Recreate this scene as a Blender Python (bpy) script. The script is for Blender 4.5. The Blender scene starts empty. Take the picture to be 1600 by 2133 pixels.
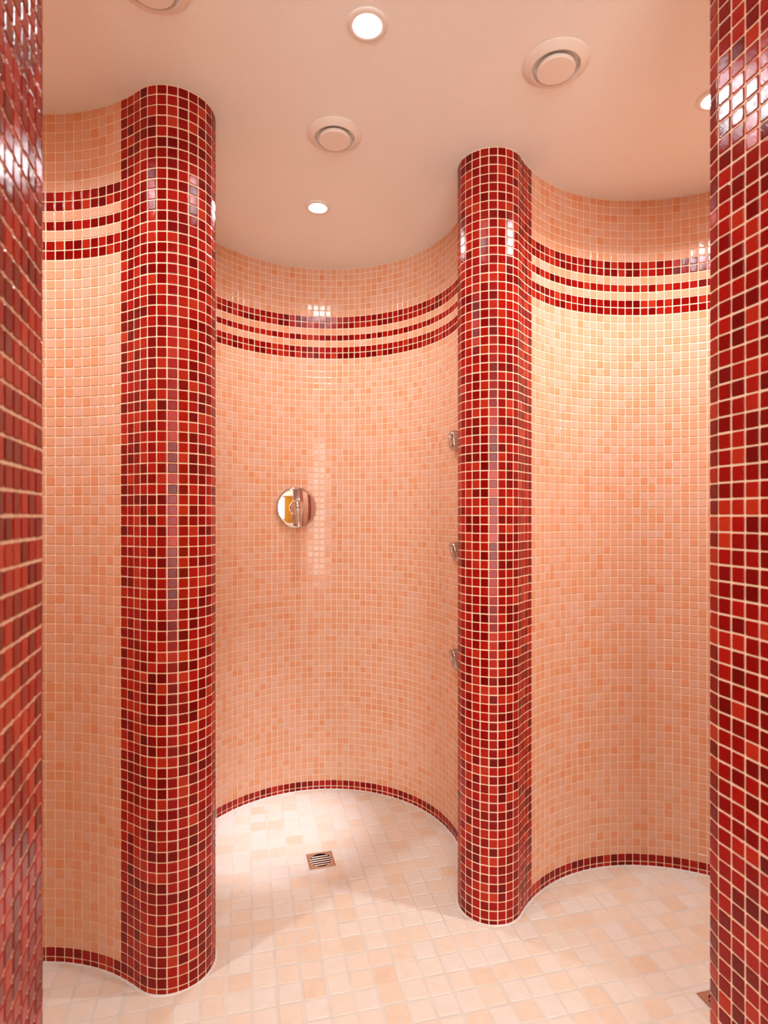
import bpy, bmesh, math, random
import numpy as np
from mathutils import Vector, Matrix

scene = bpy.context.scene
C = scene.collection
random.seed(7)
rng = np.random.default_rng(11)

# ------------------------------------------------------------------ camera, world, exposure
TILE_Q = 0.02687            # horizontal mosaic pitch
H = 2.365                   # room height
TILE_P = H / 86.52           # vertical mosaic pitch
CAM_Z = H * 1003.0 / 1903.0

cam_data = bpy.data.cameras.new('camera')
cam = bpy.data.objects.new('camera', cam_data)
C.objects.link(cam)
cam.location = (0, 0, CAM_Z)
cam.rotation_euler = (math.radians(90), 0, 0)
cam_data.sensor_fit = 'HORIZONTAL'
cam_data.sensor_width = 24.0
cam_data.lens = 24.0 * 1193.7 / 1600.0
cam_data.shift_y = 6.5 / 1600.0
cam_data.clip_start = 0.02
cam_data.dof.use_dof = True
cam_data.dof.focus_distance = 1.9
cam_data.dof.aperture_fstop = 4.2
scene.camera = cam

world = bpy.data.worlds.new('world')
scene.world = world
world.use_nodes = True
world.node_tree.nodes['Background'].inputs[0].default_value = (0.02, 0.015, 0.012, 1)
world.node_tree.nodes['Background'].inputs[1].default_value = 1.0

LAMP_COLOR = (0.92, 0.99, 1.02)
LAMP_W = (2.2, 2.9, 7.0, 5.4)   # power of the lamps: middle, back bay, right bay, left bay
LAMP_SPREAD = 144.0        # the lens keeps the light off the top of the walls
LAMP_L = 150.0               # glow of the lamp face itself
HALL_L = 6.5               # radiance of the added fill panel in the hall
BEAM_W = 135.0               # narrow beam of the tilted lamp over the back shower

vs = scene.view_settings
vs.view_transform = 'Standard'
vs.look = 'None'
vs.gamma = 1.0
vs.use_curve_mapping = False
vs.exposure = 0.38

# ------------------------------------------------------------------ node helpers
def new_mat(name):
    m = bpy.data.materials.new(name)
    m.use_nodes = True
    nt = m.node_tree
    return m, nt, nt.nodes['Principled BSDF']

def N(nt, t, **kw):
    n = nt.nodes.new(t)
    for k, v in kw.items():
        setattr(n, k, v)
    return n

def ramp(nt, fac, stops):
    r = N(nt, 'ShaderNodeValToRGB')
    e = r.color_ramp.elements
    while len(e) < len(stops):
        e.new(0.5)
    for el, (p, c) in zip(e, stops):
        el.position = p
        el.color = (*c, 1)
    nt.links.new(fac, r.inputs[0])
    return r.outputs[0]

def mixrgb(nt, fac, a, b, blend='MIX'):
    m = N(nt, 'ShaderNodeMix', data_type='RGBA', blend_type=blend)
    for s, v in ((m.inputs[0], fac), (m.inputs[6], a), (m.inputs[7], b)):
        if hasattr(v, 'is_linked'):
            nt.links.new(v, s)
        elif isinstance(v, (int, float)):
            s.default_value = v
        else:
            s.default_value = (*v, 1)
    return m.outputs[2]

def noise(nt, scale, detail=3.0, rough=0.6, coord=None):
    n = N(nt, 'ShaderNodeTexNoise')
    n.inputs['Scale'].default_value = scale
    n.inputs['Detail'].default_value = detail
    n.inputs['Roughness'].default_value = rough
    if coord is None:
        coord = N(nt, 'ShaderNodeTexCoord').outputs['Object']
    nt.links.new(coord, n.inputs['Vector'])
    return n.outputs[0]

def bump(nt, bsdf, height, strength, dist):
    b = N(nt, 'ShaderNodeBump')
    b.inputs['Strength'].default_value = strength
    b.inputs['Distance'].default_value = dist
    nt.links.new(height, b.inputs['Height'])
    nt.links.new(b.outputs[0], bsdf.inputs['Normal'])

def lin(r, g, b):
    f = lambda v: (v / 255 / 12.92) if v <= 10 else ((v / 255 + 0.055) / 1.055) ** 2.4
    return (f(r), f(g), f(b))

# ------------------------------------------------------------------ materials
def mat_light_tile():
    m, nt, b = new_mat('apricot_glazed_tile')
    a = N(nt, 'ShaderNodeAttribute', attribute_name='tone')
    col = ramp(nt, a.outputs['Fac'], [(0.0, (0.76, 0.315, 0.155)), (0.35, (0.77, 0.385, 0.225)),
                                      (0.7, (0.77, 0.43, 0.29)), (1.0, (0.76, 0.46, 0.355))])
    fine = noise(nt, 700, 2)
    col = mixrgb(nt, 0.10, col, ramp(nt, fine, [(0.3, (0.55, 0.25, 0.14)), (0.7, (0.85, 0.55, 0.40))]))
    nt.links.new(col, b.inputs['Base Color'])
    b.inputs['Roughness'].default_value = 0.09
    b.inputs['Specular IOR Level'].default_value = 0.32
    bump(nt, b, noise(nt, 240, 2), 0.13, 0.0012)
    return m

def mat_red_tile():
    m, nt, b = new_mat('red_glazed_tile')
    a = N(nt, 'ShaderNodeAttribute', attribute_name='tone')
    col = ramp(nt, a.outputs['Fac'], [(0.0, (0.13, 0.0, 0.001)), (0.3, (0.24, 0.0005, 0.001)),
                                      (0.62, (0.36, 0.002, 0.002)), (1.0, (0.47, 0.028, 0.009))])
    speck = noise(nt, 520, 2, 0.7)
    sp = ramp(nt, speck, [(0.48, (0, 0, 0)), (0.66, (1, 1, 1))])
    mul = N(nt, 'ShaderNodeMath', operation='MULTIPLY')
    nt.links.new(sp, mul.inputs[0])
    mr = N(nt, 'ShaderNodeMapRange')
    mr.inputs['From Min'].default_value = 0.3
    mr.inputs['From Max'].default_value = 1.0
    mr.inputs['To Min'].default_value = 0.06
    mr.inputs['To Max'].default_value = 0.5
    nt.links.new(a.outputs['Fac'], mr.inputs[0])
    nt.links.new(mr.outputs[0], mul.inputs[1])
    col = mixrgb(nt, mul.outputs[0], col, (0.56, 0.075, 0.025))
    nt.links.new(col, b.inputs['Base Color'])
    b.inputs['Roughness'].default_value = 0.07
    b.inputs['Specular IOR Level'].default_value = 0.23
    bump(nt, b, noise(nt, 460, 2, 0.6), 0.20, 0.0012)
    return m

def mat_plain(name, col, rough=0.6, metal=0.0, bumps=None, var=None):
    m, nt, b = new_mat(name)
    if var:
        f = noise(nt, var[0], 4)
        c = ramp(nt, f, [(0.3, var[1]), (0.7, col)])
        nt.links.new(c, b.inputs['Base Color'])
    else:
        b.inputs['Base Color'].default_value = (*col, 1)
    b.inputs['Roughness'].default_value = rough
    b.inputs['Metallic'].default_value = metal
    if bumps:
        bump(nt, b, noise(nt, bumps[0], 4), bumps[1], bumps[2])
    return m

def mat_plaster():
    m, nt, b = new_mat('painted_plaster')
    n1 = noise(nt, 260, 4, 0.65)
    n2 = noise(nt, 5, 3)
    col = ramp(nt, n2, [(0.3, (0.94, 0.925, 0.885)), (0.7, (0.95, 0.94, 0.91))])
    pit = ramp(nt, n1, [(0.26, (0.84, 0.78, 0.72)), (0.36, (1, 1, 1))])
    col = mixrgb(nt, 0.8, col, pit, 'MULTIPLY')
    nt.links.new(col, b.inputs['Base Color'])
    b.inputs['Roughness'].default_value = 0.62
    b.inputs['Specular IOR Level'].default_value = 0.3
    bump(nt, b, n1, 0.6, 0.0035)
    return m

def mat_stone():
    m, nt, b = new_mat('tumbled_limestone')
    a = N(nt, 'ShaderNodeAttribute', attribute_name='tone')
    col = ramp(nt, a.outputs['Fac'], [(0.0, (0.78, 0.54, 0.37)), (0.35, (0.82, 0.65, 0.51)),
                                      (0.7, (0.82, 0.71, 0.61)), (1.0, (0.80, 0.71, 0.65))])
    big = noise(nt, 28, 5, 0.65)
    col = mixrgb(nt, 0.28, col, ramp(nt, big, [(0.3, (0.68, 0.56, 0.43)), (0.7, (0.84, 0.78, 0.69))]))
    fine = noise(nt, 420, 4, 0.7)
    pits = ramp(nt, fine, [(0.27, (0.62, 0.5, 0.42)), (0.37, (1, 1, 1))])
    col = mixrgb(nt, 0.7, col, pits, 'MULTIPLY')
    nt.links.new(col, b.inputs['Base Color'])
    b.inputs['Roughness'].default_value = 0.68
    b.inputs['Specular IOR Level'].default_value = 0.22
    bump(nt, b, fine, 0.25, 0.002)
    return m

def mat_emit(name, col, strength):
    m, nt, b = new_mat(name)
    b.inputs['Base Color'].default_value = (0.9, 0.9, 0.9, 1)
    b.inputs['Emission Color'].default_value = (*col, 1)
    b.inputs['Emission Strength'].default_value = strength
    return m

M_LIGHT = mat_light_tile()
M_RED = mat_red_tile()
M_GROUT = mat_plain('cement_grout', (0.92, 0.72, 0.53), 0.85, bumps=(600, 0.3, 0.0008), var=(30, (0.87, 0.65, 0.45)))
M_SILICONE = mat_plain('white_silicone', (0.80, 0.76, 0.70), 0.45)
M_PLASTER = mat_plaster()
M_STONE = mat_stone()
M_FLOORGROUT = mat_plain('floor_grout', (0.74, 0.68, 0.61), 0.85, bumps=(300, 0.3, 0.001), var=(9, (0.68, 0.60, 0.52)))
M_CHROME = mat_plain('polished_chrome', (0.74, 0.72, 0.71), 0.035, 1.0)
M_STEEL = mat_plain('stainless_steel', (0.74, 0.66, 0.62), 0.20, 1.0)
M_JET = mat_plain('dark_chrome', (0.50, 0.47, 0.47), 0.09, 1.0)  # plain chrome, its base colour darkened evenly for the body jets
M_DARK = mat_plain('dark_drain_well', (0.012, 0.010, 0.010), 0.7)
M_WHITEPLASTIC = mat_plain('painted_vent_plastic', (0.84, 0.77, 0.71), 0.38)
M_TRIMWHITE = mat_plain('white_lamp_trim', (0.84, 0.80, 0.76), 0.35)
M_BULB = mat_emit('lit_lamp_face', LAMP_COLOR, LAMP_L)
M_HALLWHITE = mat_plain('cream_hall_paint', lin(235, 222, 206), 0.7)
M_HALLYELLOW = mat_plain('yellow_hall_paint', lin(226, 170, 60), 0.7)
M_HALLDOOR = mat_plain('white_door_paint', lin(238, 232, 224), 0.4)
M_PANEL = mat_emit('hall_fill_glow', (1.0, 0.98, 0.95), HALL_L)

# ------------------------------------------------------------------ object helpers
def link(name, me, mats=(), parent=None, loc=None):
    o = bpy.data.objects.new(name, me)
    C.objects.link(o)
    for m in mats:
        me.materials.append(m)
    if parent is not None:
        o.parent = parent
    if loc is not None:
        o.location = loc
    return o

def mesh_np(name, verts, faces, matidx=None, tone=None, smooth=False):
    """faces: list of arrays (n,k)"""
    me = bpy.data.meshes.new(name)
    verts = np.asarray(verts, np.float32)
    loops = np.concatenate([f.reshape(-1) for f in faces]).astype(np.int32)
    tot = np.concatenate([np.full(len(f), f.shape[1], np.int32) for f in faces])
    start = np.r_[0, np.cumsum(tot)[:-1]].astype(np.int32)
    me.vertices.add(len(verts)); me.vertices.foreach_set('co', verts.reshape(-1))
    me.loops.add(len(loops)); me.loops.foreach_set('vertex_index', loops)
    me.polygons.add(len(tot)); me.polygons.foreach_set('loop_start', start)
    me.polygons.foreach_set('loop_total', tot)
    if matidx is not None:
        me.polygons.foreach_set('material_index', np.concatenate(matidx).astype(np.int32))
    me.polygons.foreach_set('use_smooth', np.full(len(tot), smooth))
    me.update(calc_edges=True)
    if tone is not None:
        at = me.attributes.new('tone', 'FLOAT', 'FACE')
        at.data.foreach_set('value', np.concatenate(tone).astype(np.float32))
    me.validate()
    return me

def struct(o):
    o['kind'] = 'structure'
    return o

def thing(name, label, cat, loc=(0, 0, 0), rot=None, group=None):
    o = bpy.data.objects.new(name, None)
    o.empty_display_size = 0.05
    C.objects.link(o)
    o.location = loc
    if rot is not None:
        o.rotation_euler = rot
    o['label'] = label
    o['category'] = cat
    if group:
        o['group'] = group
    return o

def bm_obj(name, bm, mat, parent=None, smooth=True, loc=None, sharp=40):
    me = bpy.data.meshes.new(name)
    bmesh.ops.recalc_face_normals(bm, faces=bm.faces)
    if smooth:
        for f in bm.faces:
            f.smooth = True
        for e in bm.edges:
            if len(e.link_faces) == 2 and e.calc_face_angle(0) > math.radians(sharp):
                e.smooth = False
    bm.to_mesh(me); bm.free()
    return link(name, me, [mat], parent, loc)

def lathe(bm, prof, seg=64, axis='Z', closed=False):
    """prof: list of (r, h) from one end to the other, revolved about local Z."""
    rings = []
    for r, h in prof:
        if r < 1e-6:
            rings.append([bm.verts.new((0, 0, h))])
        else:
            rings.append([bm.verts.new((r * math.cos(2 * math.pi * k / seg), r * math.sin(2 * math.pi * k / seg), h)) for k in range(seg)])
    pairs = list(zip(rings, rings[1:]))
    if closed:
        pairs.append((rings[-1], rings[0]))
    for a, b in pairs:
        for k in range(seg):
            k2 = (k + 1) % seg
            if len(a) == 1 and len(b) == 1:
                continue
            if len(a) == 1:
                bm.faces.new((a[0], b[k], b[k2]))
            elif len(b) == 1:
                bm.faces.new((a[k], a[k2], b[0]))
            else:
                bm.faces.new((a[k], a[k2], b[k2], b[k]))

def box(bm, x0, y0, z0, x1, y1, z1):
    r = bmesh.ops.create_cube(bm, size=1)
    for v in r['verts']:
        v.co = Vector(((x0 + x1) / 2 + v.co.x * (x1 - x0), (y0 + y1) / 2 + v.co.y * (y1 - y0), (z0 + z1) / 2 + v.co.z * (z1 - z0)))
    return r['verts']

def box_obj(name, ext, mat, parent=None, bevel=0.0):
    bm = bmesh.new()
    box(bm, *ext)
    if bevel:
        bmesh.ops.bevel(bm, geom=bm.edges[:], offset=bevel, segments=2, affect='EDGES')
    return bm_obj(name, bm, mat, parent, smooth=bool(bevel))

# ------------------------------------------------------------------ plan of the curved wall
# one continuous line, walked from the entrance round the three bays with the room on its right
BAY_L = (-0.9399, 1.0736, 0.5251)
BAY_M = (-0.2363, 2.0812, 0.5261)
BAY_R = (0.8778, 1.5058, 0.5337)
P1 = (-0.5805, 1.5936, 0.1070)
P2 = (0.3395, 1.8404, 0.1009)
P0 = (-0.4840, 0.6950, 0.0600)
P3 = (0.5890, 0.9740, 0.0300)

def itan(c1, s1, c2, s2):
    d = np.array(c2[:2]) - np.array(c1[:2])
    D = np.hypot(*d)
    base = math.atan2(d[1], d[0])
    k = max(-.9999, min(.9999, (s2 * c2[2] - s1 * c1[2]) / D))
    return base - math.asin(k)

def build_plan():
    circs = [(*P0, 1), (*BAY_L, -1), (*P1, 1), (*BAY_M, -1), (*P2, 1), (*BAY_R, -1), (*P3, 1)]
    pts, tags = [], []
    t0 = math.atan2(.957, -.291)
    # entrance flank on the left
    x, y, r, s = circs[0]
    start = np.array([x + s * r * math.sin(t0), y - s * r * math.cos(t0)])
    u = np.array([math.cos(t0), math.sin(t0)])
    n_f = 60
    for k in range(n_f):
        pts.append(start - u * 0.46 * (1 - k / n_f)); tags.append(0)
    t = t0
    for i, (x, y, r, s) in enumerate(circs):
        if i < len(circs) - 1:
            a = circs[i + 1]
            tt = itan((x, y, r), s, a[:3], a[3])
        else:
            tt = math.radians(-90 + 14)
        dt = (tt - t) % (2 * math.pi) if s > 0 else -((t - tt) % (2 * math.pi))
        if abs(dt) > 6:
            dt = dt - math.copysign(2 * math.pi, dt)
        n = max(4, int(abs(dt) * r / 0.002))
        for q in np.linspace(t, t + dt, n):
            pts.append(np.array([x + s * r * math.sin(q), y - s * r * math.cos(q)])); tags.append(i)
        t = tt
    # entrance flank on the right: a shallow hollow curve, then straight towards the hall
    p = pts[-1].copy(); h = t
    for k in range(40):
        h = max(math.radians(-82), h - math.radians(0.10))
        p = p + np.array([math.cos(h), math.sin(h)]) * 0.004
        pts.append(p.copy()); tags.append(6)
    while p[1] > 0.26:
        h = max(math.radians(-90), h - math.radians(0.10))
        p = p + np.array([math.cos(h), math.sin(h)]) * 0.004
        pts.append(p.copy()); tags.append(6)
    P = np.array(pts); T = np.array(tags)
    keep = np.r_[True, np.hypot(*np.diff(P, axis=0).T) > 1e-6]
    P, T = P[keep], T[keep]
    S = np.r_[0, np.cumsum(np.hypot(*np.diff(P, axis=0).T))]
    return P, T, S

PLAN, PTAG, PS = build_plan()

def at_s(s):
    return np.array([np.interp(s, PS, PLAN[:, 0]), np.interp(s, PS, PLAN[:, 1])])

def s_near(x, y, tag):
    d = np.hypot(PLAN[:, 0] - x, PLAN[:, 1] - y) + np.where(PTAG == tag, 0, 9)
    return PS[np.argmin(d)]

F_PX = 1193.7
def s_on_ray(px, lo, hi):
    """arc position between lo and hi whose image column is px (survey of the grout lines)"""
    ss = np.linspace(lo, hi, 4000)
    col = 800 + F_PX * np.interp(ss, PS, PLAN[:, 0]) / np.interp(ss, PS, PLAN[:, 1])
    return ss[np.argmin(np.abs(col - px))]

# seams: surveyed starts of the visible runs, evenly spaced; hidden runs take the nearest whole number of tiles
def s_tag_range(tag):
    w = np.where(PTAG == tag)[0]
    return PS[w[0]], PS[w[-1]]
rP1 = s_tag_range(2); rM = s_tag_range(3); rP2 = s_tag_range(4); rR = s_tag_range(5); rL = s_tag_range(1); r3 = s_tag_range(6)
s_p1 = s_on_ray(251.8, rL[1] - 0.3, rP1[0] + 0.17)         # light/red seam left of the first pillar
s_m0 = s_on_ray(441.0, rM[0] + 0.25, rM[0] + 1.0)
s_m1 = s_on_ray(947.2, rM[1] - 0.75, rM[1] - 0.15)
s_p2 = s_on_ray(1107.5, rP2[1] - 0.12, rR[0] + 0.2)        # red/light seam right of the second pillar
s_e = s_on_ray(1583.0, r3[0] + 0.12, r3[1])                # a seam on the right entrance flank

def run(a, b, pitch=TILE_Q):
    n = max(1, int(round((b - a) / pitch)))
    return np.linspace(a, b, n + 1)

S_END = PS[-1]
l_start = s_p1 - 21 * TILE_Q
p1_vis_end = s_p1 + 11 * TILE_Q
p2_vis_start = s_p2 - 12 * TILE_Q
r_vis_end = s_p2 + 27 * TILE_Q
n_end = int((S_END - s_e) / TILE_Q)
segs = [run(0.0, l_start), run(l_start, s_p1), run(s_p1, p1_vis_end), run(p1_vis_end, s_m0), run(s_m0, s_m1),
        run(s_m1, p2_vis_start), run(p2_vis_start, s_p2), run(s_p2, r_vis_end), run(r_vis_end, s_e), run(s_e, s_e + n_end * TILE_Q)]
SEAM = np.concatenate([segs[0]] + [g[1:] for g in segs[1:]])

def seam_idx(s):
    return int(np.argmin(np.abs(SEAM - s)))

i_p0 = seam_idx(rL[0] + 0.045)                 # red -> light, left entrance pillar into left bay
i_p1a = seam_idx(s_p1)
i_p1b = i_p1a + 14
i_p2b = seam_idx(s_p2)
i_p2a = i_p2b - 15
i_p3 = seam_idx(r3[0] - 0.06)
i_end = len(SEAM) - 1

# ------------------------------------------------------------------ mosaic builder
GROUT = 0.0031
ROW_TOP = [H - 0.0006]
ROWS = []                                       # (z_bottom, z_top) of each row, top to bottom
_z = H - 0.95 * TILE_P
ROWS.append((_z, H - 0.0008))
for _k in range(85):
    ROWS.append((_z - TILE_P, _z)); _z -= TILE_P
ROWS.append((0.0, _z))
RED_ROWS = {8, 9, 11, 13, 14, 85, 86}

def seam_pt(i):
    return at_s(SEAM[i])

def tiles(i0, i1, rows, colour):
    """returns verts, faces[list], matidx, tone for the tiles (material 1 light, 2 red)"""
    quads = []
    for j in range(i0, i1):
        a, b = seam_pt(j), seam_pt(j + 1)
        d = b - a; L = np.hypot(*d); c = d / L; n = np.array([c[1], -c[0]])
        for r in rows:
            z0, z1 = ROWS[r]
            quads.append((a[0], a[1], c[0], c[1], n[0], n[1], L, z0, z1, 2 if (colour == 'red' or r in RED_ROWS) else 1))
    Q = np.array(quads); K = len(Q)
    L, z0, z1 = Q[:, 6], Q[:, 7], Q[:, 8]
    uc = L / 2 + rng.normal(0, 0.00018, K); vc = (z0 + z1) / 2 + rng.normal(0, 0.00018, K)
    hu = L / 2 - GROUT / 2 + rng.normal(0, 0.00012, K); hv = (z1 - z0) / 2 - GROUT / 2 + rng.normal(0, 0.00012, K)
    hv = np.maximum(hv, 0.003)
    ta, tb = rng.normal(0, 0.0075, K), rng.normal(0, 0.0075, K)
    ang = rng.normal(0, 0.006, K)
    rings = []
    for inset, w, cut in ((0.0, -0.0006, 0.0012), (0.00015, 0.0006, 0.0014), (0.0006, 0.00120, 0.0016), (0.0017, 0.0015, 0.0017)):
        a, b = hu - inset, hv - inset
        k = np.minimum(cut, 0.35 * np.minimum(a, b))
        us = np.stack([-a + k, a - k, a, a, a - k, -a + k, -a, -a], 1)
        vv = np.stack([-b, -b, -b + k, b - k, b, b, b - k, -b + k], 1)
        ca, sa = np.cos(ang)[:, None], np.sin(ang)[:, None]
        u2 = us * ca - vv * sa; v2 = us * sa + vv * ca
        ww = w + (ta[:, None] * u2 + tb[:, None] * v2 if w > 0 else 0 * u2)
        U = uc[:, None] + u2; V = vc[:, None] + v2
        X = Q[:, 0:1] + Q[:, 2:3] * U + Q[:, 4:5] * ww
        Y = Q[:, 1:2] + Q[:, 3:4] * U + Q[:, 5:6] * ww
        rings.append(np.stack([X, Y, V], 2))
    verts = np.stack(rings, 1).reshape(-1, 3)    # K,4,8
    base = (np.arange(K) * 32)[:, None, None]
    kk = np.arange(8); k2 = (kk + 1) % 8
    q = []
    for r in (0, 1, 2):
        q.append(np.stack([r * 8 + kk, r * 8 + k2, (r + 1) * 8 + k2, (r + 1) * 8 + kk], 1))
    q = np.concatenate(q)[None] + base
    top = (np.arange(24, 32))[None, None] + base
    # seen from the room the chord runs right-to-left or left-to-right the same way everywhere: flip to face the room
    mi = Q[:, 9].astype(int)
    tone = np.where(mi == 2, np.clip(rng.beta(1.5, 1.9, K), 0, 1), np.clip(rng.beta(1.8, 1.6, K), 0, 1))
    return verts, [q.reshape(-1, 4), top.reshape(-1, 8)], [np.repeat(mi, 24), mi], [np.repeat(tone, 24), tone]

def backing(i0, i1, zb, zt, depth=0.018, cap0=True, cap1=True):
    """grout face through the seams plus a back face: a closed slab"""
    idx = np.arange(i0, i1 + 1)
    A = np.array([seam_pt(i) for i in idx])
    d = np.gradient(A, axis=0); d /= np.hypot(*d.T)[:, None]
    n = np.stack([d[:, 1], -d[:, 0]], 1)
    B = A - n * depth
    K = len(idx)
    def col(P, z): return np.c_[P, np.full(K, z)]
    verts = np.concatenate([col(A, zb), col(A, zt), col(B, zb), col(B, zt)])
    k = np.arange(K - 1)
    f = [np.stack([k, k + 1, K + k + 1, K + k], 1), np.stack([2 * K + k + 1, 2 * K + k, 3 * K + k, 3 * K + k + 1], 1),
         np.stack([K + k, K + k + 1, 3 * K + k + 1, 3 * K + k], 1), np.stack([k + 1, k, 2 * K + k, 2 * K + k + 1], 1)]
    caps = np.array([[0, K, 3 * K, 2 * K], [K - 1, 3 * K - 1, 4 * K - 1, 2 * K - 1]])
    return verts, np.concatenate(f + [caps])

def mosaic(name, i0, i1, rows, colour, zb, zt):
    tv, tf, tm, tt = tiles(i0, i1, rows, colour)
    bv, bf = backing(i0, i1, zb, zt)
    faces = [bf] + [f + len(bv) for f in tf]
    mats = [np.zeros(len(bf), int)] + tm
    tone = [np.zeros(len(bf))] + tt
    me = mesh_np(name, np.concatenate([bv, tv]), faces, mats, tone)
    return link(name, me, [M_GROUT, M_LIGHT, M_RED])

WALL_ROWS = range(0, 85)
SKIRT_ROWS = (85, 86)
Z_SK = ROWS[84][0]
for nm, a, b in (('left', i_p0, i_p1a), ('back', i_p1b, i_p2a), ('right', i_p2b, i_p3)):
    struct(mosaic('wall_' + nm, a, b, WALL_ROWS, 'light', Z_SK, H))
    struct(mosaic('baseboard_' + nm, a, b, SKIRT_ROWS, 'red', 0.0, Z_SK))

def pillar(i0, i1, label):
    o = mosaic('tiled_pillar', i0, i1, range(0, 87), 'red', 0.0, H)
    o['label'] = label
    o['category'] = 'pillar'
    o['group'] = 'red tiled pillars between the shower bays'
    return o
pillar(0, i_p0, 'red mosaic pillar closest to the viewer, its tiles blurred, along the left edge')
pillar(i_p1a, i_p1b, 'rounded red mosaic pillar left of the chrome mixer and the back shower bay')
pillar(i_p2a, i_p2b, 'rounded red mosaic pillar beside the three chrome jets, right of the back shower bay')
pillar(i_p3, i_end, 'tall red mosaic pillar along the right edge, covering half of a downlight')

# white silicone bead where the wall meets the floor
def bead():
    idx = np.arange(0, i_end + 1)
    A = np.array([seam_pt(i) for i in idx])
    d = np.gradient(A, axis=0); d /= np.hypot(*d.T)[:, None]
    n = np.stack([d[:, 1], -d[:, 0]], 1)
    K = len(idx)
    w = 0.0072 + rng.normal(0, 0.0005, K); hgt = 0.0020 + rng.normal(0, 0.0002, K)
    prof = [(-0.002, 1.0), (0.20, 1.0), (0.42, 0.72), (0.7, 0.36), (1.0, 0.0), (1.0, -0.3), (-0.002, -0.3)]
    V = []
    for a, b in prof:
        off = np.where(a < 0, -0.002, w * a) if a < 0 else w * a
        P = A + n * np.reshape(off, (-1, 1))
        V.append(np.c_[P, hgt * b + 0.0012])
    V = np.concatenate(V)
    k = np.arange(K - 1); F = []
    m = len(prof)
    for j in range(m):
        j2 = (j + 1) % m
        F.append(np.stack([j * K + k, j * K + k + 1, j2 * K + k + 1, j2 * K + k], 1))
    me = mesh_np('trim_1', V, [np.concatenate(F)], smooth=True)
    struct(link('trim_1', me, [M_SILICONE]))
bead()

# ------------------------------------------------------------------ floor
FX0, FX1, FY0, FY1 = -1.75, 1.75, -2.6, 2.85
G_PITCH, G_ANG = 0.0643, math.radians(13.3)
G_ORG = (-0.5426, 2.0508)
DRAINS = [((-0.2278, 2.0674), math.radians(15.5)), ((0.869, 1.457), math.radians(13.0))]
D_HALF = 0.047

def clip(poly, nx, ny, c):
    """keep nx*x+ny*y >= c"""
    out = []
    m = len(poly)
    for i in range(m):
        a, b = poly[i], poly[(i + 1) % m]
        da, db = nx * a[0] + ny * a[1] - c, nx * b[0] + ny * b[1] - c
        if da >= 0:
            out.append(a)
        if (da >= 0) != (db >= 0):
            t = da / (da - db)
            out.append((a[0] + t * (b[0] - a[0]), a[1] + t * (b[1] - a[1])))
    return out

def minus_square(poly, cen, ang, half):
    pieces, rest = [], poly
    for k in range(4):
        a = ang + k * math.pi / 2
        nx, ny = math.cos(a), math.sin(a)
        c = nx * cen[0] + ny * cen[1] + half
        out = clip(rest, nx, ny, c)
        if len(out) >= 3:
            pieces.append(out)
        rest = clip(rest, -nx, -ny, -c)
        if len(rest) < 3:
            break
    return pieces

def area(p):
    return 0.5 * abs(sum(p[i][0] * p[(i + 1) % len(p)][1] - p[(i + 1) % len(p)][0] * p[i][1] for i in range(len(p))))

def inset_poly(p, e):
    cx = sum(q[0] for q in p) / len(p); cy = sum(q[1] for q in p) / len(p)
    out = []
    for x, y in p:
        dx, dy = x - cx, y - cy
        L = math.hypot(dx, dy)
        f = max(0.2, (L - e) / L) if L > 1e-9 else 1
        out.append((cx + dx * f, cy + dy * f))
    return out

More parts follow.
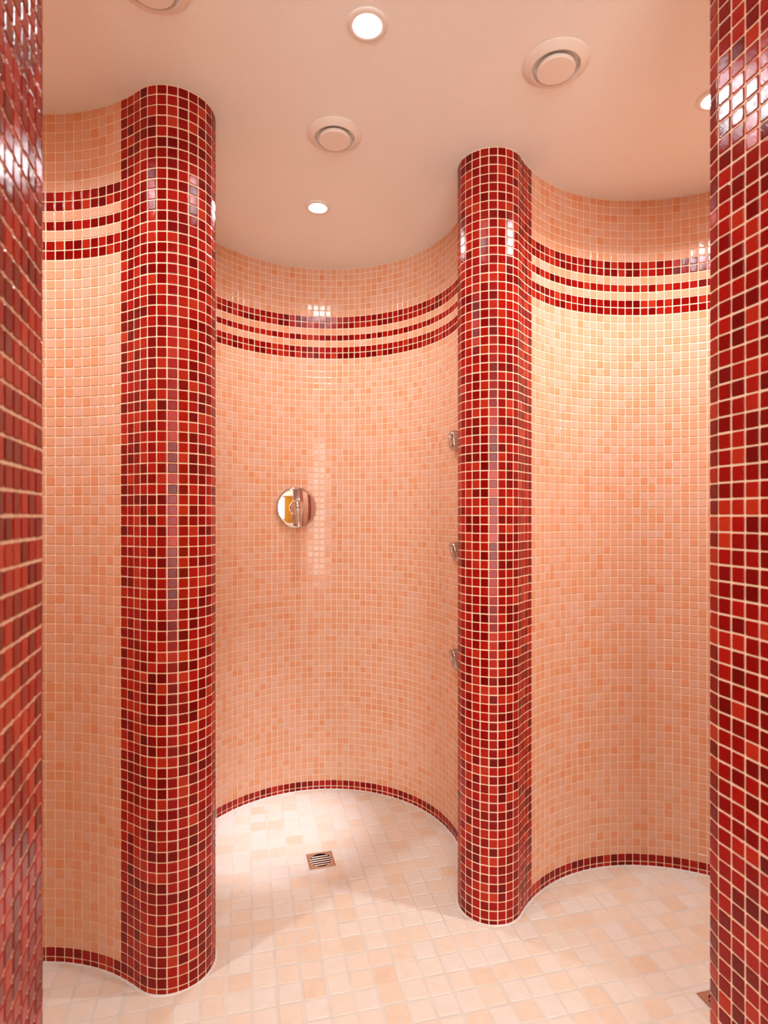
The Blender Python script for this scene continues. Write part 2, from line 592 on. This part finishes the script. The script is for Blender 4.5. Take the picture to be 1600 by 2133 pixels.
def build_floor():
    verts, faces, mats, tones = [], [], [], []
    def add(poly, z, mi, tone):
        b = len(verts)
        verts.extend((x, y, z) for x, y in poly)
        faces.append(tuple(range(b, b + len(poly)))); mats.append(mi); tones.append(tone)
    base = [[(FX0, FY0), (FX1, FY0), (FX1, FY1), (FX0, FY1)]]
    for cen, ang in DRAINS:
        base = [q for p in base for q in minus_square(p, cen, ang, D_HALF - 0.002)]
    for p in base:
        add(p, 0.0004, 0, 0)
    add([(FX0, FY0), (FX0, FY1), (FX1, FY1), (FX1, FY0)], -0.08, 0, 0)
    for a, b in (((FX0, FY0), (FX1, FY0)), ((FX1, FY0), (FX1, FY1)), ((FX1, FY1), (FX0, FY1)), ((FX0, FY1), (FX0, FY0))):
        v = len(verts)
        verts.extend([(a[0], a[1], -0.08), (b[0], b[1], -0.08), (b[0], b[1], 0.0004), (a[0], a[1], 0.0004)])
        faces.append((v, v + 1, v + 2, v + 3)); mats.append(0); tones.append(0)
    ca, sa = math.cos(G_ANG), math.sin(G_ANG)
    R = random.Random(5)
    for i in range(-60, 60):
        for j in range(-80, 60):
            cu, cv = (i + 0.5) * G_PITCH, (j + 0.5) * G_PITCH
            x = G_ORG[0] + cu * ca - cv * sa; y = G_ORG[1] + cu * sa + cv * ca
            if not (FX0 + .05 < x < FX1 - .05 and FY0 + .05 < y < FY1 - .05):
                continue
            g = 0.0021 + R.random() * 0.0009
            hw = G_PITCH / 2 - g + R.gauss(0, 0.0006); hh = G_PITCH / 2 - g + R.gauss(0, 0.0006)
            ox, oy = R.gauss(0, 0.0007), R.gauss(0, 0.0007); rot = R.gauss(0, 0.008)
            loc = []
            rc = [0.003 + 0.005 * R.random() for _ in range(4)]
            cs = [(-hw, -hh), (hw, -hh), (hw, hh), (-hw, hh)]
            for k in range(4):
                p, q = cs[k], cs[(k + 1) % 4]
                L = math.hypot(q[0] - p[0], q[1] - p[1]); tx, ty = (q[0] - p[0]) / L, (q[1] - p[1]) / L
                a, b = rc[k], L - rc[(k + 1) % 4]
                for m in range(6):
                    s = a + (b - a) * m / 5
                    jit = R.gauss(0, 0.00035) if 0 < m < 5 else 0
                    loc.append((p[0] + tx * s - ty * jit, p[1] + ty * s + tx * jit))
                # corner point
                n_ = cs[(k + 1) % 4]
                loc.append((n_[0] * (1 - 0.30 * rc[(k + 1) % 4] / hw), n_[1] * (1 - 0.30 * rc[(k + 1) % 4] / hh)))
            cr, sr = math.cos(rot), math.sin(rot)
            loc = [(u * cr - v * sr + ox, u * sr + v * cr + oy) for u, v in loc]
            poly = [(x + u * ca - v * sa, y + u * sa + v * ca) for u, v in loc]
            tone = min(1, max(0, R.betavariate(1.6, 1.5)))
            pcs = [poly]
            for cen, ang in DRAINS:
                if math.hypot(x - cen[0], y - cen[1]) < 0.13:
                    pcs = [q for p in pcs for q in minus_square(p, cen, ang, D_HALF + 0.004)]
            top = 0.0015 + R.gauss(0, 0.00025)
            for p in pcs:
                if area(p) < 0.00012:
                    continue
                inner = inset_poly(p, 0.0018)
                b = len(verts); n = len(p)
                verts.extend((q[0], q[1], 0.0002) for q in p)
                verts.extend((q[0], q[1], top) for q in inner)
                for k in range(n):
                    k2 = (k + 1) % n
                    faces.append((b + k, b + k2, b + n + k2, b + n + k)); mats.append(1); tones.append(tone)
                faces.append(tuple(range(b + n, b + 2 * n))); mats.append(1); tones.append(tone)
    me = bpy.data.meshes.new('floor')
    me.from_pydata(verts, [], faces)
    me.polygons.foreach_set('material_index', mats)
    at = me.attributes.new('tone', 'FLOAT', 'FACE')
    at.data.foreach_set('value', tones)
    me.update()
    struct(link('floor', me, [M_FLOORGROUT, M_STONE]))
build_floor()

# ------------------------------------------------------------------ ceiling
o = box_obj('ceiling', (FX0, FY0, H, FX1, FY1, H + 0.08), M_PLASTER)
struct(o)

# ------------------------------------------------------------------ the hall behind the camera
pl = seam_pt(0); pr = seam_pt(i_end)
struct(box_obj('wall_front', (FX0, pl[1] - 0.03, 0, pl[0] - 0.02, pl[1] + 0.0, H), M_HALLWHITE))
struct(box_obj('wall_front_right', (pr[0] + 0.02, pr[1] - 0.03, 0, FX1, pr[1], H), M_HALLWHITE))
struct(box_obj('wall_hall_left', (FX0, FY0, 0, FX0 + 0.04, pl[1] - 0.03, H), M_HALLWHITE))
struct(box_obj('wall_hall_right', (FX1 - 0.04, FY0, 0, FX1, pr[1] - 0.03, H), M_HALLYELLOW))
struct(box_obj('wall_hall_back', (FX0 + 0.04, FY0, 0, FX1 - 0.04, FY0 + 0.04, H), M_HALLWHITE))
struct(box_obj('wall_hall_panel', (1.10, FY0 + 0.04, 0, 1.65, FY0 + 0.06, H), M_HALLYELLOW))
d = struct(box_obj('door_1', (FX0 + 0.04, -1.9, 0.0, FX0 + 0.075, -1.05, 2.05), M_HALLDOOR, bevel=0.003))
bm = bmesh.new()
box(bm, FX0 + 0.075, -1.13, 1.0, FX0 + 0.115, -1.11, 1.02)
box(bm, FX0 + 0.105, -1.24, 1.0, FX0 + 0.12, -1.11, 1.02)
bm_obj('door_handle', bm, M_CHROME, d, smooth=False)

# glowing panel added in the unseen hall, window-shaped, to fill ceiling and walls
w = struct(box_obj('fill_panel_1', (-0.60, FY0 + 0.04, 0.40, 1.00, FY0 + 0.07, 2.2), M_PANEL))
fr = bmesh.new()
for ext in ((-0.66, FY0 + 0.04, 0.34, 1.06, FY0 + 0.09, 0.40), (-0.66, FY0 + 0.04, 2.20, 1.06, FY0 + 0.09, 2.26),
            (-0.66, FY0 + 0.04, 0.40, -0.60, FY0 + 0.09, 2.20), (1.00, FY0 + 0.04, 0.40, 1.06, FY0 + 0.09, 2.20)):
    box(fr, *ext)
bm_obj('fill_panel_frame', fr, M_HALLDOOR, w, smooth=False)

# ------------------------------------------------------------------ downlights
def downlight(x, y, watt, label):
    t = thing('downlight', label, 'light', (x, y, H), group='recessed ceiling downlights')
    bm = bmesh.new()
    lathe(bm, [(0.0465, -0.0002), (0.0465, -0.0022), (0.0450, -0.0040), (0.0400, -0.0052), (0.0325, -0.0052),
               (0.0285, -0.0030), (0.0275, -0.0002)], 64)
    bm_obj('trim_ring', bm, M_TRIMWHITE, t)
    bm = bmesh.new()
    lathe(bm, [(0.0, -0.0040), (0.016, -0.0037), (0.0235, -0.0025), (0.0268, -0.0006)], 48)
    bm_obj('bulb', bm, M_BULB, t)
    ld = bpy.data.lights.new('lamp_light', 'AREA')
    ld.shape = 'DISK'
    ld.size = 0.048
    ld.energy = watt
    ld.color = LAMP_COLOR
    ld.spread = math.radians(LAMP_SPREAD)
    lo = bpy.data.objects.new('lamp_light', ld)
    C.objects.link(lo)
    lo.parent = t
    lo.location = (0, 0, -0.0062)
    return t
downlight(-0.038, 1.3055, LAMP_W[0], 'lit round downlight on the ceiling in the middle of the room, closest to the viewer')
lm = downlight(-0.240, 2.080, LAMP_W[1], 'lit round downlight over the back bay, beyond the ceiling vent')
downlight(0.889, 1.5386, LAMP_W[2], 'lit round downlight over the right bay, half hidden by the right-hand pillar')
downlight(-0.940, 1.0740, LAMP_W[3], 'lit round downlight over the left bay, outside the picture')

sp = bpy.data.lights.new('beam', 'SPOT')
sp.energy = BEAM_W
sp.color = (0.84, 0.94, 1.08)
sp.spot_size = math.radians(23)
sp.spot_blend = 1.0
sp.shadow_soft_size = 0.02
so = bpy.data.objects.new('beam', sp)
C.objects.link(so)
so.parent = lm
so.location = (0, 0, -0.012)
tgt = Vector((-0.455, 2.30, 0)) - Vector((-0.240, 2.080, H - 0.012))
so.rotation_euler = tgt.to_track_quat('-Z', 'Y').to_euler()

# ------------------------------------------------------------------ ceiling vents
def vent(x, y, label):
    t = thing('ceiling_vent', label, 'vent', (x, y, H), group='round disc valves on the ceiling')
    bm = bmesh.new()
    lathe(bm, [(0.0805, -0.0002), (0.0805, -0.0020), (0.0785, -0.0036), (0.0720, -0.0068), (0.0650, -0.0102),
               (0.0610, -0.0122), (0.0592, -0.0126), (0.0580, -0.0118), (0.0570, -0.0090), (0.0555, -0.0040), (0.0540, -0.0004)], 96)
    bm_obj('flange', bm, M_WHITEPLASTIC, t)
    bm = bmesh.new()
    lathe(bm, [(0.0, -0.0195), (0.0380, -0.0200), (0.0445, -0.0196), (0.0466, -0.0180), (0.0470, -0.0155), (0.0455, -0.0095), (0.0400, -0.0050), (0.012, -0.0040), (0.010, -0.0004)], 96)
    bm_obj('valve_disc', bm, M_WHITEPLASTIC, t, sharp=30)
    return t
vent(0.4258, 1.4200, 'round ceiling vent with deep open disc, the one right of the middle downlight')
vent(-0.1450, 1.6860, 'round ceiling vent between the two downlights, in front of the back bay')
vent(-0.4870, 1.2000, 'round ceiling vent cut off by the top edge, above the left pillar')

# ------------------------------------------------------------------ floor drains
def drain(cen, ang, label):
    t = thing('floor_drain', label, 'drain', (cen[0], cen[1], 0), (0, 0, ang), group='square floor drains')
    h = D_HALF
    # frame
    bm = bmesh.new()
    outer = [(-h, -h), (h, -h), (h, h), (-h, h)]
    prof = [(0.0, -0.010), (0.0, 0.0022), (0.0008, 0.0030), (0.0026, 0.0030), (0.0032, 0.0022), (0.0032, -0.010)]
    rings = []
    for e, z in prof:
        k = (h - e) / h
        rings.append([bm.verts.new((x * k, y * k, z)) for x, y in outer])
    for a, b in zip(rings, rings[1:] + rings[:1]):
        for k in range(4):
            bm.faces.new((a[k], a[(k + 1) % 4], b[(k + 1) % 4], b[k]))
    bm_obj('frame', bm, M_STEEL, t, smooth=False)
    # grate: plate with a round opening bridged by bars
    g = h - 0.0036; rad = 0.0385; zt, zb = 0.0026, -0.0030; seg = 64
    bm = bmesh.new()
    def sq(a):
        c, s = math.cos(a), math.sin(a)
        m = g / max(abs(c), abs(s))
        return (c * m, s * m)
    top_o, top_i, bot_i, top_b = [], [], [], []
    for k in range(seg):
        a = 2 * math.pi * k / seg
        x, y = sq(a)
        top_o.append(bm.verts.new((x, y, zt)))
        top_i.append(bm.verts.new((rad * math.cos(a), rad * math.sin(a), zt)))
        bot_i.append(bm.verts.new((rad * math.cos(a), rad * math.sin(a), zb)))
        top_b.append(bm.verts.new((x, y, zb)))
    for k in range(seg):
        k2 = (k + 1) % seg
        bm.faces.new((top_o[k], top_o[k2], top_i[k2], top_i[k]))
        bm.faces.new((top_i[k], top_i[k2], bot_i[k2], bot_i[k]))
        bm.faces.new((top_o[k2], top_o[k], top_b[k], top_b[k2]))
        bm.faces.new((bot_i[k], bot_i[k2], top_b[k2], top_b[k]))
    nslot = 6; pitch = 2 * rad / nslot
    for k in range(1, nslot):
        yc = -rad + k * pitch
        hl = math.sqrt(max(0, rad * rad - yc * yc)) + 0.0005
        hw_, hh_ = 0.0024, zt - 0.0001 - zb
        prof_ = [(-hw_, zb)] + [(-hw_ * math.cos(math.pi * q / 10), zb + hh_ * math.sin(math.pi * q / 10) ** 0.8) for q in range(1, 10)] + [(hw_, zb)]
        ra = [bm.verts.new((-hl, yc + y_, z_)) for y_, z_ in prof_]
        rb = [bm.verts.new((hl, yc + y_, z_)) for y_, z_ in prof_]
        for q in range(len(prof_) - 1):
            bm.faces.new((ra[q], ra[q + 1], rb[q + 1], rb[q]))
    bm_obj('grate', bm, M_STEEL, t, smooth=True, sharp=35)
    bm = bmesh.new()
    k = h - 0.0034
    ring0 = [bm.verts.new((sx * k, sy * k, -0.0032)) for sx, sy in ((-1, -1), (1, -1), (1, 1), (-1, 1))]
    ring1 = [bm.verts.new((sx * k * 0.9, sy * k * 0.9, -0.06)) for sx, sy in ((-1, -1), (1, -1), (1, 1), (-1, 1))]
    for q in range(4):
        bm.faces.new((ring0[q], ring0[(q + 1) % 4], ring1[(q + 1) % 4], ring1[q]))
    bm.faces.new(ring1)
    bm_obj('well', bm, M_DARK, t, smooth=False)
    return t
drain(*DRAINS[0], 'square steel floor drain in the middle of the back bay floor')
drain(*DRAINS[1], 'square steel floor drain at the foot of the right-hand pillar, mostly hidden')

# ------------------------------------------------------------------ fittings on the back bay wall
def on_wall(px, lo, hi):
    s = s_on_ray(px, lo, hi)
    p = at_s(s); a, b = at_s(s - 0.01), at_s(s + 0.01)
    d_ = (b - a) / np.hypot(*(b - a))
    return p, np.array([d_[1], -d_[0]])

def frame_on_wall(p, n, z, off=0.0):
    """local x to the side, y up, z out of the wall"""
    zx = Vector((n[0], n[1], 0)); yx = Vector((0, 0, 1)); xx = yx.cross(zx)
    m = Matrix(((xx.x, yx.x, zx.x), (xx.y, yx.y, zx.y), (xx.z, yx.z, zx.z))).to_4x4()
    m.translation = Vector((p[0] + n[0] * off, p[1] + n[1] * off, z))
    return m

def tube(bm, pts, radii, flat=1.0, seg=20, up=Vector((1, 0, 0))):
    """tapered bar: local x width radius rx, other axis scaled by flat"""
    rings = []
    for i, (p, r) in enumerate(zip(pts, radii)):
        p = Vector(p)
        t_ = (Vector(pts[min(i + 1, len(pts) - 1)]) - Vector(pts[max(i - 1, 0)])).normalized()
        sx = up; sy = t_.cross(sx).normalized()
        fl = flat[i] if isinstance(flat, (list, tuple)) else flat
        rings.append([bm.verts.new(p + sx * r * math.cos(2 * math.pi * k / seg) + sy * r * fl * math.sin(2 * math.pi * k / seg)) for k in range(seg)])
    for a, b in zip(rings, rings[1:]):
        for k in range(seg):
            bm.faces.new((a[k], a[(k + 1) % seg], b[(k + 1) % seg], b[k]))
    bm.faces.new(rings[0][::-1]); bm.faces.new(rings[-1])

p, n = on_wall(616, s_m0, s_m1)
zc = CAM_Z - (1057.6 - 1073) * p[1] / F_PX
mx = thing('shower_mixer', 'round chrome single-lever shower mixer on the back bay wall', 'shower mixer')
mx.matrix_world = frame_on_wall(p, n, zc, 0.0088)
bm = bmesh.new()
R0 = 0.0915
prof = [(R0 - 0.012, -0.0085), (R0 - 0.008, 0.0), (R0 - 0.0008, 0.006), (R0, 0.010), (R0 - 0.0015, 0.0128), (R0 - 0.004, 0.0146)]
for k in range(1, 13):
    r = (R0 - 0.004) * (1 - k / 12)
    prof.append((r, 0.0146 + 0.0060 * (1 - (r / (R0 - 0.004)) ** 2)))
lathe(bm, prof, 96)
bm_obj('escutcheon', bm, M_CHROME, mx)
bm = bmesh.new()
lathe(bm, [(0.0325, 0.020), (0.0325, 0.040), (0.0318, 0.046), (0.0290, 0.053), (0.0235, 0.0590), (0.0150, 0.0635), (0.007, 0.0655), (0.0, 0.066)], 64)
bm_obj('handle_hub', bm, M_CHROME, mx)
bm = bmesh.new()
pts = [(0, 0.020, 0.046), (0, 0.006, 0.0565), (0, -0.012, 0.0655), (0, -0.035, 0.0745), (0, -0.060, 0.083), (0, -0.078, 0.0885), (0, -0.0835, 0.090), (0, -0.0855, 0.0905)]
tube(bm, pts, [0.012, 0.021, 0.0215, 0.0165, 0.0125, 0.0112, 0.009, 0.004], [0.7, 0.55, 0.5, 0.5, 0.52, 0.5, 0.5, 0.5], 28)
bm_obj('lever', bm, M_CHROME, mx)

# three body jets, one above the other
for py, slant, lab in ((918, 0.2, 'chrome body jet on the back bay wall, topmost of the three beside the pillar'),
                       (1150, 0.75, 'chrome body jet on the back bay wall, middle of the three beside the pillar'),
                       (1373, 0.62, 'chrome body jet on the back bay wall, lowest of the three beside the pillar')):
    p, n = on_wall(952.5, s_m0 + 0.6, s_m1 + 0.05)
    zc = CAM_Z - (py - 1073) * p[1] / F_PX
    j = thing('body_jet', lab, 'shower jet', group='chrome body jets on the back bay wall')
    j.matrix_world = frame_on_wall(p, n, zc, 0.001)
    bm = bmesh.new()
    # rounded body whose front face leans back towards its foot
    nlev = 9; seg = 40; rings = []
    for a in range(nlev):
        f = a / (nlev - 1)
        shrink = 1 - 0.16 * f - (0.18 * max(0, f - 0.75) / 0.25) ** 1.0 * 0.6
        ring = []
        for k in range(seg):
            th = 2 * math.pi * k / seg
            c_, s_ = math.cos(th), math.sin(th)
            ex = 0.55
            x = 0.028 * shrink * math.copysign(abs(c_) ** ex, c_)
            y = 0.040 * shrink * math.copysign(abs(s_) ** ex, s_)
            depth = 0.031 * (1 - slant * (0.5 - y / 0.080))
            ring.append(bm.verts.new((x, y, depth * f)))
        rings.append(ring)
    for a, b in zip(rings, rings[1:]):
        for k in range(seg):
            bm.faces.new((a[k], a[(k + 1) % seg], b[(k + 1) % seg], b[k]))
    cen = bm.verts.new((0, 0, 0.031 * (1 - slant * 0.5)))
    for k in range(seg):
        bm.faces.new((rings[-1][k], rings[-1][(k + 1) % seg], cen))
    bm_obj('body', bm, M_JET, j, sharp=50)
    bm = bmesh.new()
    zf = 0.031 * (1 - slant * (0.5 - 0.010 / 0.080))
    lathe(bm, [(0.0125, zf - 0.012), (0.0125, zf + 0.001), (0.0112, zf + 0.0040), (0.0075, zf + 0.0065), (0.0, zf + 0.0075)], 32)
    for v in bm.verts:
        v.co.y += 0.010
    bm_obj('nozzle', bm, M_CHROME, j)
